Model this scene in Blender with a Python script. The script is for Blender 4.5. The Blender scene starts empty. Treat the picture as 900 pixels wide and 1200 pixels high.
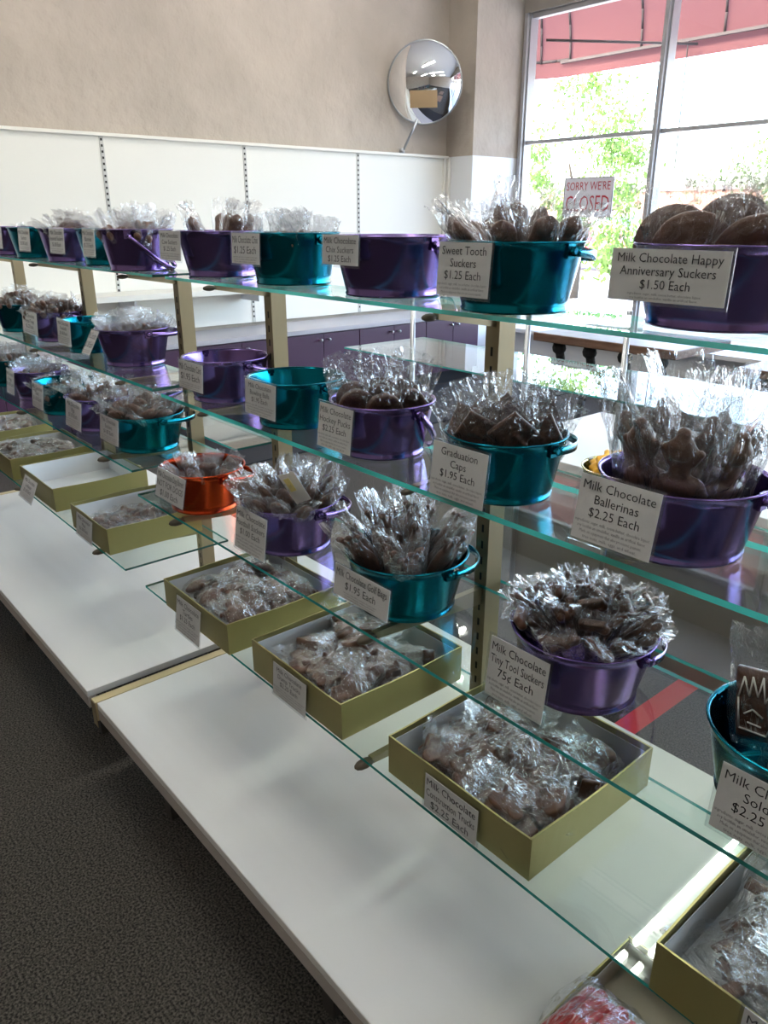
import bpy, bmesh, math, random
from mathutils import Vector, Matrix, Euler
R_ = random.Random(7)
SC = bpy.context.scene
COL = SC.collection
EYE = 1.45                                   # eye height; heights below are given as drop D under the eye

# ------------------------------------------------------------------ camera
cam = bpy.data.objects.new('camera', bpy.data.cameras.new('camera'))
COL.objects.link(cam)
cam.location = (0, 0, EYE)
PITCH = math.atan(344 / 901)
cam.rotation_euler = (math.radians(90) - PITCH, 0, math.radians(90 - 40.4))
cam.data.sensor_fit = 'VERTICAL'
cam.data.sensor_height = 24
cam.data.lens = 24 * 901 / 1200
cam.data.clip_start = .02
SC.camera = cam

# ------------------------------------------------------------------ world, sun, exposure
w = bpy.data.worlds.new('world')
SC.world = w
w.use_nodes = True
nt = w.node_tree
nt.nodes.clear()
sky = nt.nodes.new('ShaderNodeTexSky')
sky.sky_type = 'NISHITA'
sky.sun_disc = False
sky.sun_elevation = math.radians(48)
sky.sun_rotation = math.radians(200)
sky.air_density = 1.0
sky.dust_density = 4.0
bg = nt.nodes.new('ShaderNodeBackground')
bg.inputs['Strength'].default_value = 2.3
wo = nt.nodes.new('ShaderNodeOutputWorld')
nt.links.new(sky.outputs[0], bg.inputs[0])
nt.links.new(bg.outputs[0], wo.inputs[0])

sun = bpy.data.objects.new('sun', bpy.data.lights.new('sun', 'SUN'))
COL.objects.link(sun)
sun.data.energy = 5
sun.data.angle = math.radians(.6)
sun.data.color = (1, .95, .86)
sun.rotation_euler = (math.radians(42), 0, math.radians(-20))
sun.location = (0, 0, 12)

SC.view_settings.view_transform = 'Standard'
SC.view_settings.look = 'None'
SC.view_settings.gamma = 1
SC.view_settings.use_curve_mapping = False
SC.view_settings.exposure = 0.73
SC.cycles.transparent_max_bounces = 40
SC.cycles.max_bounces = 10
SC.cycles.use_denoising = True
SC.cycles.sample_clamp_indirect = 8
SC.cycles.caustics_reflective = False
SC.cycles.caustics_refractive = False

# ------------------------------------------------------------------ materials
MATS = {}


def mat(name, col=(.8, .8, .8), rough=.5, metal=0, bump=None, vary=None, spec=.5, emit=None, coat=0, aniso=None):
    if name in MATS:
        return MATS[name]
    m = bpy.data.materials.new(name)
    m.use_nodes = True
    t = m.node_tree
    b = t.nodes['Principled BSDF']
    b.inputs['Base Color'].default_value = (*col, 1)
    b.inputs['Roughness'].default_value = rough
    b.inputs['Metallic'].default_value = metal
    b.inputs['Specular IOR Level'].default_value = spec
    b.inputs['Coat Weight'].default_value = coat
    if emit:
        b.inputs['Emission Color'].default_value = (*emit[:3], 1)
        b.inputs['Emission Strength'].default_value = emit[3]
    co = t.nodes.new('ShaderNodeTexCoord')

    def noise(scale, detail=3, stretch=(1, 1, 1), dist=0):
        mp = t.nodes.new('ShaderNodeMapping')
        mp.inputs['Scale'].default_value = stretch
        t.links.new(co.outputs['Object'], mp.inputs[0])
        n = t.nodes.new('ShaderNodeTexNoise')
        n.inputs['Scale'].default_value = scale
        n.inputs['Detail'].default_value = detail
        n.inputs['Distortion'].default_value = dist
        t.links.new(mp.outputs[0], n.inputs[0])
        return n
    if vary:                                     # (scale, second colour, contrast lo, hi[, stretch])
        n = noise(vary[0], 5, vary[4] if len(vary) > 4 else (1, 1, 1))
        r = t.nodes.new('ShaderNodeValToRGB')
        r.color_ramp.elements[0].position = vary[2]
        r.color_ramp.elements[1].position = vary[3]
        r.color_ramp.elements[0].color = (*col, 1)
        r.color_ramp.elements[1].color = (*vary[1], 1)
        t.links.new(n.outputs[0], r.inputs[0])
        t.links.new(r.outputs[0], b.inputs['Base Color'])
    if bump:                                     # (scale, strength, distance[, stretch, detail])
        n = noise(bump[0], bump[4] if len(bump) > 4 else 4, bump[3] if len(bump) > 3 else (1, 1, 1))
        k = t.nodes.new('ShaderNodeBump')
        k.inputs['Strength'].default_value = bump[1]
        k.inputs['Distance'].default_value = bump[2]
        t.links.new(n.outputs[0], k.inputs['Height'])
        t.links.new(k.outputs[0], b.inputs['Normal'])
    MATS[name] = m
    return m


def clear(name, tint, rough, base, haze=0, bump=None, power=5, gain=.96, hazecol=(.9, .92, .95)):
    """thin clear sheet: transparent with an angle-dependent gloss (the same from both sides)"""
    if name in MATS:
        return MATS[name]
    m = bpy.data.materials.new(name)
    m.use_nodes = True
    t = m.node_tree
    t.nodes.clear()
    out = t.nodes.new('ShaderNodeOutputMaterial')
    tr = t.nodes.new('ShaderNodeBsdfTransparent')
    tr.inputs[0].default_value = (*tint, 1)
    gl = t.nodes.new('ShaderNodeBsdfGlossy')
    gl.inputs['Roughness'].default_value = rough
    gl.inputs['Color'].default_value = (1, 1, 1, 1)
    ge = t.nodes.new('ShaderNodeNewGeometry')
    nrm = ge.outputs['Normal']
    if bump:
        co = t.nodes.new('ShaderNodeTexCoord')
        mp = t.nodes.new('ShaderNodeMapping')
        mp.inputs['Scale'].default_value = bump[3]
        n = t.nodes.new('ShaderNodeTexNoise')
        n.inputs['Scale'].default_value = bump[0]
        n.inputs['Detail'].default_value = 3
        n.inputs['Distortion'].default_value = 1.2
        k = t.nodes.new('ShaderNodeBump')
        k.inputs['Strength'].default_value = bump[1]
        k.inputs['Distance'].default_value = bump[2]
        t.links.new(co.outputs['Object'], mp.inputs[0])
        t.links.new(mp.outputs[0], n.inputs[0])
        t.links.new(n.outputs[0], k.inputs['Height'])
        t.links.new(k.outputs[0], gl.inputs['Normal'])
        nrm = k.outputs[0]
    dot = t.nodes.new('ShaderNodeVectorMath')
    dot.operation = 'DOT_PRODUCT'
    t.links.new(nrm, dot.inputs[0])
    t.links.new(ge.outputs['Incoming'], dot.inputs[1])

    def ma(op, a, b=None):
        x = t.nodes.new('ShaderNodeMath')
        x.operation = op
        for i, v in enumerate((a, b)):
            if v is None:
                continue
            if isinstance(v, (int, float)):
                x.inputs[i].default_value = v
            else:
                t.links.new(v, x.inputs[i])
        return x.outputs[0]
    c = ma('ABSOLUTE', dot.outputs['Value'])
    f = ma('POWER', ma('SUBTRACT', 1, c), power)
    f = ma('MINIMUM', ma('ADD', ma('MULTIPLY', f, gain), base), 1)
    mx = t.nodes.new('ShaderNodeMixShader')
    t.links.new(f, mx.inputs[0])
    t.links.new(tr.outputs[0], mx.inputs[1])
    t.links.new(gl.outputs[0], mx.inputs[2])
    last = mx.outputs[0]
    if haze:
        d = t.nodes.new('ShaderNodeBsdfDiffuse')
        d.inputs[0].default_value = (*hazecol, 1)
        tl = t.nodes.new('ShaderNodeBsdfTranslucent')
        tl.inputs[0].default_value = (*hazecol, 1)
        a = t.nodes.new('ShaderNodeMixShader')
        a.inputs[0].default_value = .5
        t.links.new(d.outputs[0], a.inputs[1])
        t.links.new(tl.outputs[0], a.inputs[2])
        b = t.nodes.new('ShaderNodeMixShader')
        b.inputs[0].default_value = haze
        t.links.new(last, b.inputs[1])
        t.links.new(a.outputs[0], b.inputs[2])
        last = b.outputs[0]
    t.links.new(last, out.inputs[0])
    MATS[name] = m
    return m


def translucent(name, col, k=.5, rough=.3, gloss=.1):
    if name in MATS:
        return MATS[name]
    m = bpy.data.materials.new(name)
    m.use_nodes = True
    t = m.node_tree
    t.nodes.clear()
    out = t.nodes.new('ShaderNodeOutputMaterial')
    d = t.nodes.new('ShaderNodeBsdfDiffuse')
    tl = t.nodes.new('ShaderNodeBsdfTranslucent')
    g = t.nodes.new('ShaderNodeBsdfGlossy')
    for n in (d, tl):
        n.inputs[0].default_value = (*col, 1)
    g.inputs['Roughness'].default_value = rough
    a = t.nodes.new('ShaderNodeMixShader')
    a.inputs[0].default_value = k
    b = t.nodes.new('ShaderNodeMixShader')
    b.inputs[0].default_value = gloss
    t.links.new(d.outputs[0], a.inputs[1])
    t.links.new(tl.outputs[0], a.inputs[2])
    t.links.new(a.outputs[0], b.inputs[1])
    t.links.new(g.outputs[0], b.inputs[2])
    t.links.new(b.outputs[0], out.inputs[0])
    MATS[name] = m
    return m


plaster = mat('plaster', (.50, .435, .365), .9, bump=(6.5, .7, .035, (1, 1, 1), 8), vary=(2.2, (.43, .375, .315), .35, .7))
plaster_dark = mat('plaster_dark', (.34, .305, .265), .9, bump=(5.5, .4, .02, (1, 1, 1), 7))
carpet = mat('carpet', (.030, .029, .028), 1, bump=(420, .9, .006), vary=(190, (.16, .145, .125), .38, .66), spec=.1)
white_paint = mat('white_paint', (.80, .81, .82), .6)
panel_white = mat('panel_white', (.80, .78, .71), .45, bump=(3, .05, .01))
ceil_mat = mat('ceiling_tile', (.78, .76, .72), .9, bump=(60, .3, .004))
laminate = mat('laminate', (.76, .755, .73), .34, bump=(160, .06, .001), vary=(2.0, (.72, .715, .69), .4, .6, (.4, 4, 1)))
fascia = mat('fascia', (.42, .38, .355), .5)
champagne = mat('champagne_metal', (.33, .265, .155), .45, metal=.5, bump=(90, .08, .001))
champ_light = mat('champagne_strip', (.66, .55, .32), .4, metal=.45)
slot_dark = mat('slot_dark', (.02, .018, .015), .8)
rubber = mat('rubber', (.07, .055, .035), .55)
chrome = mat('chrome', (.45, .47, .49), .28, metal=1)
purple_cab = mat('purple_laminate', (.052, .014, .046), .42)
black = mat('black', (.012, .012, .014), .7)
counter_grey = mat('counter_grey', (.42, .40, .43), .35)
TIN = {
    'purple': mat('purple_tin', (.20, .135, .35), .2, metal=1, bump=(24, .16, .004, (1, 1, .06), 2)),
    'teal': mat('teal_tin', (.004, .17, .23), .2, metal=1, bump=(24, .16, .004, (1, 1, .06), 2)),
    'orange': mat('orange_tin', (.60, .075, .022), .24, metal=1, bump=(24, .16, .004, (1, 1, .06), 2)),
    'gold': mat('gold_tin', (.50, .46, .20), .25, metal=1),
}
gold_card = mat('gold_card', (.42, .375, .155), .36, metal=.72, bump=(40, .05, .002))
liner = mat('white_liner', (.78, .79, .80), .7)
paper = mat('paper', (.74, .73, .71), .6)
ink = mat('ink', (.03, .03, .035), .7)
ink_grey = mat('ink_grey', (.16, .15, .16), .7)
choc = mat('milk_chocolate', (.082, .033, .017), .38, bump=(140, .35, .003), vary=(60, (.135, .060, .034), .4, .75), coat=.15)
choc2 = mat('dusty_milk_chocolate', (.13, .063, .040), .5, bump=(120, .4, .003), vary=(50, (.21, .115, .08), .4, .75))
icing = mat('white_icing', (.80, .78, .74), .5)
glass_face = clear('shelf_glass', (.925, .975, .955), .0, .045, haze=0)
glass_edge_lit = translucent('lit_shelf_glass_edge', (.09, .70, .58), .55, .15, .18)  # brighter copy for the near upper shelves: caught light put into the colour
glass_edge_shaded = translucent('shaded_shelf_glass_edge', (.035, .30, .25), .5, .15, .15)  # same glass on the other shelves, with the dimmer light painted into its colour
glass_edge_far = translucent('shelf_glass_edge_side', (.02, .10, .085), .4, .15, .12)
window_glass = clear('window_glass', (.97, .985, .98), .0, .04)
cello = clear('cellophane', (.985, .985, .985), .09, .045, haze=.022, bump=(80, 1.0, .011, (1, 1, .3)), power=2.4, gain=.85)
cello_white = clear('crinkled_cellophane', (.975, .975, .98), .14, .05, haze=.085, bump=(95, 1.0, .010, (1, 1, .3)), power=2.4, gain=.8)
sleeve = clear('clear_sleeve', (.94, .95, .96), .08, .04, haze=.02)
red_tape = mat('red_tape', (.70, .035, .03), .5)
frame_metal = mat('window_metal', (.42, .41, .42), .45, metal=.3)
rib_metal = mat('awning_metal', (.04, .03, .03), .8)
mirror_mat = mat('mirror', (.92, .93, .95), .02, metal=1)
kraft = mat('kraft_label', (.42, .29, .16), .8)
tube_mat = mat('lit_tube', (1, 1, 1), .5, emit=(1, .97, .90, 25))
steel_white = mat('enamel', (.75, .75, .73), .4)
wood = mat('brown_wood', (.13, .065, .04), .45, vary=(9, (.22, .13, .085), .35, .7, (1, 6, 6)))
pink = mat('pink_card', (.78, .26, .26), .6)
sign_red = mat('sign_red', (.50, .02, .04), .6)
sign_white = mat('sign_white', (.75, .72, .76), .5)
awning_red = translucent('awning_cloth', (.135, .052, .050), .45, .8, .01)
leafm = translucent('leaf', (.085, .17, .022), .5, .5, .05)
bark = mat('bark', (.05, .04, .03), .9)
brick_m = mat('brick', (.42, .20, .15), .9, vary=(6, (.5, .28, .2), .4, .6))
mortar = mat('mortar', (.5, .47, .43), .9)
asphalt = mat('asphalt', (.30, .30, .30), .9, bump=(30, .3, .01))
car_red = mat('car_paint', (.55, .02, .04), .25, coat=.6)
car_glass = mat('dark_glass', (.03, .04, .05), .08)
yellow_m = mat('yellow_paper', (.80, .42, .02), .5)
red_candy = mat('red_candy', (.50, .012, .012), .3)
blue_candy = mat('pale_blue_candy', (.30, .55, .60), .4)


# ------------------------------------------------------------------ mesh helpers
def box(bm, x0, x1, y0, y1, z0, z1, mi=0):
    v = [bm.verts.new(p) for p in ((x0, y0, z0), (x1, y0, z0), (x1, y1, z0), (x0, y1, z0), (x0, y0, z1), (x1, y0, z1), (x1, y1, z1), (x0, y1, z1))]
    fs = []
    for q in ((3, 2, 1, 0), (4, 5, 6, 7), (0, 1, 5, 4), (1, 2, 6, 5), (2, 3, 7, 6), (3, 0, 4, 7)):
        f = bm.faces.new([v[i] for i in q])
        f.material_index = mi
        fs.append(f)
    return fs


def cyl(bm, p0, p1, r0, r1=None, n=12, mi=0):
    r1 = r0 if r1 is None else r1
    p0, p1 = Vector(p0), Vector(p1)
    d = (p1 - p0).normalized()
    a = d.orthogonal().normalized()
    b = d.cross(a)
    A = [bm.verts.new(p0 + (a * math.cos(2 * math.pi * i / n) + b * math.sin(2 * math.pi * i / n)) * r0) for i in range(n)]
    B = [bm.verts.new(p1 + (a * math.cos(2 * math.pi * i / n) + b * math.sin(2 * math.pi * i / n)) * r1) for i in range(n)]
    for i in range(n):
        f = bm.faces.new((A[i], A[(i + 1) % n], B[(i + 1) % n], B[i]))
        f.smooth = True
        f.material_index = mi
    for q in (A[::-1], B):
        f = bm.faces.new(q)
        f.material_index = mi


def lathe(bm, prof, n=32, mi=0, smooth=True):
    rings = []
    for r, z in prof:
        if r < 1e-6:
            rings.append([bm.verts.new((0, 0, z))])
        else:
            rings.append([bm.verts.new((r * math.cos(2 * math.pi * i / n), r * math.sin(2 * math.pi * i / n), z)) for i in range(n)])
    for a, b in zip(rings, rings[1:]):
        for i in range(n):
            j = (i + 1) % n
            if len(a) == 1 and len(b) == 1:
                continue
            if len(a) == 1:
                f = bm.faces.new((a[0], b[j], b[i]))
            elif len(b) == 1:
                f = bm.faces.new((a[i], a[j], b[0]))
            else:
                f = bm.faces.new((a[i], a[j], b[j], b[i]))
            f.smooth = smooth
            f.material_index = mi


def sph(bm, c, s, sub=2, mi=0):
    r = bmesh.ops.create_icosphere(bm, subdivisions=sub, radius=1, matrix=Matrix.Translation(c) @ Matrix.Diagonal((*((s,) * 3 if isinstance(s, (int, float)) else s), 1)))
    for v in r['verts']:
        for f in v.link_faces:
            f.smooth = True
            f.material_index = mi


def mesh(name, bm, *mats, norm=True):
    if norm:
        bmesh.ops.recalc_face_normals(bm, faces=bm.faces)
    me = bpy.data.meshes.new(name)
    bm.to_mesh(me)
    bm.free()
    for m in mats:
        me.materials.append(m)
    return me


def obj(name, me, parent=None, loc=(0, 0, 0), rot=(0, 0, 0), bev=0):
    o = bpy.data.objects.new(name, me)
    COL.objects.link(o)
    o.location = loc
    o.rotation_euler = rot
    if parent:
        o.parent = parent
    if bev:
        b = o.modifiers.new('bevel', 'BEVEL')
        b.width = bev
        b.segments = 2
        b.limit_method = 'ANGLE'
    return o


def B(name, m, boxes, parent=None, loc=(0, 0, 0), rot=(0, 0, 0), bev=0):
    bm = bmesh.new()
    for q in boxes:
        box(bm, *q)
    return obj(name, mesh(name, bm, m), parent, loc, rot, bev)


def tag(o, label=None, cat=None, group=None, kind=None):
    if label:
        o['label'] = label
    if cat:
        o['category'] = cat
    if group:
        o['group'] = group
    if kind:
        o['kind'] = kind
    return o


def thing(name, label, cat, loc=(0, 0, 0), rot=(0, 0, 0), group=None):
    o = bpy.data.objects.new(name, None)
    o.empty_display_size = .05
    COL.objects.link(o)
    o.location = loc
    o.rotation_euler = rot
    return tag(o, label, cat, group)


def struct(name, m, boxes, parent=None, **k):
    o = B(name, m, boxes, parent, **k)
    if parent is None:
        o['kind'] = 'structure'
    return o


TXT = {}


def text_mesh(lines, mats, ext=.0002):
    """lines: (string, size, z, material index, max width); local x right, z up, facing -y"""
    key = repr(lines)
    if key in TXT:
        return TXT[key]
    bm = bmesh.new()
    for s, size, z, mi, mw in lines:
        cu = bpy.data.curves.new('t', 'FONT')
        cu.body = s
        cu.size = size
        cu.align_x = 'CENTER'
        cu.resolution_u = 2 if size > .008 else 1
        cu.offset = -size * .004
        o = bpy.data.objects.new('t', cu)
        COL.objects.link(o)
        bpy.context.view_layer.update()
        dg = bpy.context.evaluated_depsgraph_get()
        me = bpy.data.meshes.new_from_object(o.evaluated_get(dg))
        wd = max((v.co.x for v in me.vertices), default=1) - min((v.co.x for v in me.vertices), default=0)
        k = min(1, mw / max(wd, 1e-6))
        t = bmesh.new()
        t.from_mesh(me)
        for v in t.verts:
            v.co = Vector((v.co.x * k, 0, v.co.y + z))
        for f in t.faces:
            f.material_index = mi
        me.clear_geometry()
        t.to_mesh(me)
        t.free()
        bm.from_mesh(me)
        bpy.data.meshes.remove(me)
        bpy.data.objects.remove(o)
        bpy.data.curves.remove(cu)
    r = mesh('lettering', bm, *mats, norm=False)
    TXT[key] = r
    return r


FINE = ['ingredients: sugar, milk, cocoa butter, chocolate liquor,', 'soy lecithin an emulsifier, vanillin an artificial flavor.', 'Made on equipment that also processes peanuts,', 'tree nuts, milk, eggs, and wheat.']


def price_label(parent, w_, h_, lines, loc, tilt=8, fine=4, roll=0, big=None):
    e = bpy.data.objects.new('price_label', None)
    bm = bmesh.new()
    box(bm, -w_ / 2, w_ / 2, -.0005, .0005, -h_, 0)
    s = .004
    for q in box(bm, -w_ / 2 - s, w_ / 2 + s, -.0011, .0011, -h_ - s, s):
        q.material_index = 1
    o = obj('price_label', mesh('price_label', bm, paper, sleeve), parent, loc, (math.radians(-tilt), math.radians(roll), 0))
    bpy.data.objects.remove(e)
    n = len(lines)
    fh = fine * h_ * .075
    bs = big or (h_ - fh - h_ * .10) / n
    L = []
    for i, s_ in enumerate(lines):
        L.append((s_, bs * 1.0, -h_ * .05 - bs * (i + .80), 0, w_ * .92))
    for i in range(fine):
        L.append((FINE[i], h_ * .072, -h_ * .05 - bs * n - h_ * .078 * (i + .95), 1, w_ * (.95 - .08 * i)))
    obj('lettering', text_mesh(L, (ink, ink_grey)), o, (0, -.0014, 0))
    return o


# ------------------------------------------------------------------ room shell
XW, YW = -5.6, 6.12
CH = 3.6
struct('floor', carpet, [(XW - .2, 5, -4.2, 6.3, -.1, 0)])
struct('ceiling', ceil_mat, [(XW - .2, 5, -4.2, 6.4, CH, CH + .1)])
struct('wall_back', plaster, [(XW - .15, XW, -4.2, 6.4, 0, CH)])
struct('wall_near', plaster, [(XW, 5, -4.2, -4.05, 0, CH)])
struct('wall_right', plaster, [(5, 5.15, -4.2, 6.4, 0, CH)])
struct('wall_pillar', plaster, [(XW, -5.26, 5.52, YW + .2, EYE + .53, CH)])
struct('wall_pillar_base', white_paint, [(XW, -5.262, 5.525, YW + .2, 0, EYE + .53)])
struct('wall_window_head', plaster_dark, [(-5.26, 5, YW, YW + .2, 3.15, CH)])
struct('wall_window_sill', white_paint, [(-5.26, 5, YW, YW + .2, 0, .40)])
struct('trim_sill', white_paint, [(-5.26, 5, YW - .12, YW + .2, .40, .44)], bev=.004)
struct('baseboard_window', mat('grey_base', (.25, .24, .25), .6), [(-5.26, 5, YW - .02, YW - .001, 0, .14)])
# window: mullions, bars and panes
mull = [-5.20, -3.80, -2.35, -.90, .55, 2.0, 3.45, 4.9]
for i in range(len(mull) - 1):
    a, b = mull[i], mull[i + 1]
    bm = bmesh.new()
    fr = bpy.data.objects.new('window_%d' % (i + 1), None)
    COL.objects.link(fr)
    fr['kind'] = 'structure'
    wd = .06
    obj('mullion', mesh('mullion', (lambda q: (box(q, a - wd, a + wd * .1, YW + .02, YW + .12, .44, 3.15), box(q, a - wd * .75, a - wd * .15, YW - .01, YW + .02, .44, 3.15), q)[-1])(bmesh.new()), frame_metal), fr)
    obj('crossbar', mesh('crossbar', (lambda q: (box(q, a, b - wd, YW + .04, YW + .09, 2.095, 2.125), q)[-1])(bmesh.new()), frame_metal), fr)
    obj('head_rail', mesh('head_rail', (lambda q: (box(q, a, b - wd, YW + .04, YW + .10, 3.11, 3.15), q)[-1])(bmesh.new()), frame_metal), fr)
    bm.free()
    for z0, z1 in ((.44, 2.095), (2.125, 3.11)):
        bm = bmesh.new()
        f = bm.faces.new([bm.verts.new(p) for p in ((a, YW + .065, z0), (b - wd, YW + .065, z0), (b - wd, YW + .065, z1), (a, YW + .065, z1))])
        obj('pane', mesh('pane', bm, window_glass), fr)

# back wall panelling: white slat-standard panels above a grey counter
PT = EYE + .515
pan = bpy.data.objects.new('trim_panelling', None)
COL.objects.link(pan)
pan['kind'] = 'structure'
ys = [-2.15, -1.05, .05, 1.15, 2.25, 3.35, 4.45, 5.48]
bm = bmesh.new()
box(bm, XW, XW + .03, 0, 1.094, .66, PT)
pm = mesh('panel', bm, panel_white)
for i in range(7):
    o = obj('panel', pm, pan, (0, ys[i] + .003, 0))
    if i == 6:
        o.scale.y = .93
bm = bmesh.new()
for k in range(34):
    box(bm, 0, .003, -.006, .006, .70 + k * .0375, .715 + k * .0375)
slots = mesh('slot', bm, slot_dark)
bm = bmesh.new()
box(bm, 0, .004, -.014, .014, .66, PT)
std = mesh('slotted_standard', bm, mat('standard_grey', (.55, .54, .50), .5))
for y in ys:
    s = obj('slotted_standard', std, pan, (XW + .030, y, 0))
    obj('slots', slots, s, (.0035, 0, 0))['kind'] = 'stuff'
B('top_cap', panel_white, [(XW, XW + .06, -2.2, 5.50, PT, PT + .02)], pan)
# ribbed end post of the panelling
B('end_post', panel_white, [(XW, XW + .07, 5.49, 5.52, 0, PT + .01), (XW, XW + .05, 5.45, 5.48, .66, PT)], pan, bev=.004)

# wall shelf on the back wall
ws = thing('wall_shelf', 'long white wall shelf on the back wall panelling above the purple cabinets', 'shelf')
B('board', panel_white, [(XW + .034, XW + .36, -1.05, 3.30, EYE - .53, EYE - .49)], ws, bev=.003)
for y in (-1.0, .05, 1.15, 2.25, 3.25):
    B('bracket', white_paint, [(XW + .034, XW + .30, y - .008, y + .008, EYE - .60, EYE - .53)], ws)

# purple base cabinets along the back wall
XC = -5.07
ctop = thing('counter_top', 'grey counter top lying on the purple base cabinets along the back wall', 'counter')
B('slab', counter_grey, [(XW + .034, XC + .015, -2.1, 5.50, .60, .635)], ctop, bev=.003)
edges = [-2.1, -.62, .12, .80, 1.50, 2.2, 2.57, 3.3, 4.06, 4.80, 5.5]
names = []
cab_y = [(-2.09, -1.35), (-1.35, -.6), (-.6, .14), (.14, .88), (.88, 1.62), (1.62, 2.55), (2.55, 3.31), (3.31, 4.05), (4.05, 4.81), (4.81, 5.49)]
where = ['at the far left end', 'second from the left end', 'third from the left end', 'fourth from the left end', 'left of the widest cabinet', 'widest one, in the middle of the row', 'just right of the widest cabinet', 'third from the pillar', 'second from the pillar', 'nearest to the pillar']
for (a, b), wv in zip(cab_y, where):
    c = thing('base_cabinet', 'purple two-door base cabinet under the grey counter, ' + wv, 'cabinet', (XC, (a + b) / 2, 0), group='purple base cabinets')
    h = (b - a) / 2
    B('carcass', purple_cab, [(-.52, -.02, -h, h, .12, .598)], c)
    B('toe_kick', black, [(-.50, -.06, -h, h, 0, .12)], c)
    for s in (-1, 1):
        y0, y1 = (-h + .004, -.002) if s < 0 else (.002, h - .004)
        d = B('door', purple_cab, [(-.02, 0, y0, y1, .125, .59)], c, bev=.002)
        bm = bmesh.new()
        cyl(bm, (0, s * .04, .545), (.025, s * .04, .545), .006, .006, 8)
        sph(bm, (.03, s * .04, .545), .013, 2)
        obj('knob', mesh('knob', bm, chrome), d)
# black mat in front of the cabinets
tag(B('floor_mat', black, [(XC + .02, XC + 1.0, 2.0, 6.0, .0, .012)]), 'black floor mat lying in front of the purple cabinets', 'mat')

# convex mirror on the panelling top
mr = thing('convex_mirror', 'round convex security mirror on a metal rod above the white panelling', 'mirror', (XW + .24, 4.94, PT + .02))
bm = bmesh.new()
cyl(bm, (-.20, 0, -.0), (-.20, 0, .04), .024, n=12)
cyl(bm, (-.20, 0, -.0), (-.03, .05, .30), .011, n=10)
obj('rod', mesh('rod', bm, chrome), mr)
rm, rs = .305, .46
Cz = .30 + .36
q = Matrix.Translation((.0, .07, .53)) @ Euler((0, math.radians(97), math.radians(-48))).to_matrix().to_4x4()
bm = bmesh.new()
prof = [(math.sin(t) * rs, (math.cos(t) - math.cos(math.asin(rm / rs))) * rs) for t in [math.asin(rm / rs) * k / 14 for k in range(15)]]
lathe(bm, prof, 48)
bm.transform(q)
obj('mirror_dome', mesh('mirror_dome', bm, mirror_mat), mr)
bm = bmesh.new()
lathe(bm, [(rm, 0), (rm + .012, .004), (rm + .012, -.02), (rm, -.03), (.05, -.05), (0, -.05)], 48)
bm.transform(q)
obj('rim', mesh('rim', bm, chrome), mr)
bm = bmesh.new()
nx = 6
vs = {}
for i in range(nx + 1):
    for j in range(nx + 1):
        u, v = (i / nx - .5) * .23, (j / nx - .5) * .13
        # on the dome, below its centre (local -z of the room)
        px, py = v + .12, u + .0
        rr = math.hypot(px, py)
        vs[i, j] = bm.verts.new((px, py, math.sqrt(rs * rs - rr * rr) - math.cos(math.asin(rm / rs)) * rs + .003))
for i in range(nx):
    for j in range(nx):
        f = bm.faces.new((vs[i, j], vs[i + 1, j], vs[i + 1, j + 1], vs[i, j + 1]))
        f.smooth = True
bm.transform(q)
obj('sticker', mesh('sticker', bm, kraft), mr)

# ceiling light fixtures (two tubes each)
bm = bmesh.new()
box(bm, -.62, .62, -.10, .10, -.06, 0)
fx_b = mesh('housing', bm, steel_white)
bm = bmesh.new()
cyl(bm, (-.6, 0, 0), (.6, 0, 0), .019, n=10)
fx_t = mesh('tube', bm, tube_mat)
for (x, y), wv in zip([(-4.1, 3.77), (-4.1, 1.0), (-1.47, 3.77), (-1.47, 2.47), (-1.47, .6), (-1.0, -1.2), (1.3, 3.6), (1.3, .9)],
                      ['by the pillar', 'over the far end of the shelves', 'nearest the window in the middle row', 'over the chrome display table', 'over the middle of the shelves', 'above the viewer', 'near the window on the right', 'over the right end of the shelves']):
    t = thing('ceiling_light', 'white ceiling light with two bright tubes ' + wv, 'light', (x, y, CH), (0, 0, math.radians(90)), 'ceiling lights')
    obj('housing', fx_b, t)
    for s in (-.05, .05):
        obj('tube', fx_t, t, (0, s, -.085))

# red floor tape
tag(B('floor_tape', red_tape, [(-1.045, -.975, 1.5, 2.365, .0005, .002)]), 'strip of red tape stuck on the carpet behind the glass shelves', 'tape')

# ------------------------------------------------------------------ display gondola (two sections)
D1, D2, D3, D4, D5 = .127, .400, .640, .890, 1.174
YP = 1.0
FR = {'near': dict(x0=-1.77, x1=.06, posts=(-1.565, -.873, -.18), s3=(.64, .702), s4=(.89, .693)),
      'far': dict(x0=-3.64, x1=-1.84, posts=(-3.50, -2.745, -2.03), s3=(.60, .722), s4=(.862, .672))}
FRONT = {1: .83, 2: .79}


def slot_mesh(h):
    b = bmesh.new()
    for k in range(int(h / .032)):
        z = .05 + k * .032
        box(b, -.0025, .0025, -.0203, -.0195, z, z + .015)
    return mesh('slot', b, slot_dark)


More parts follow.
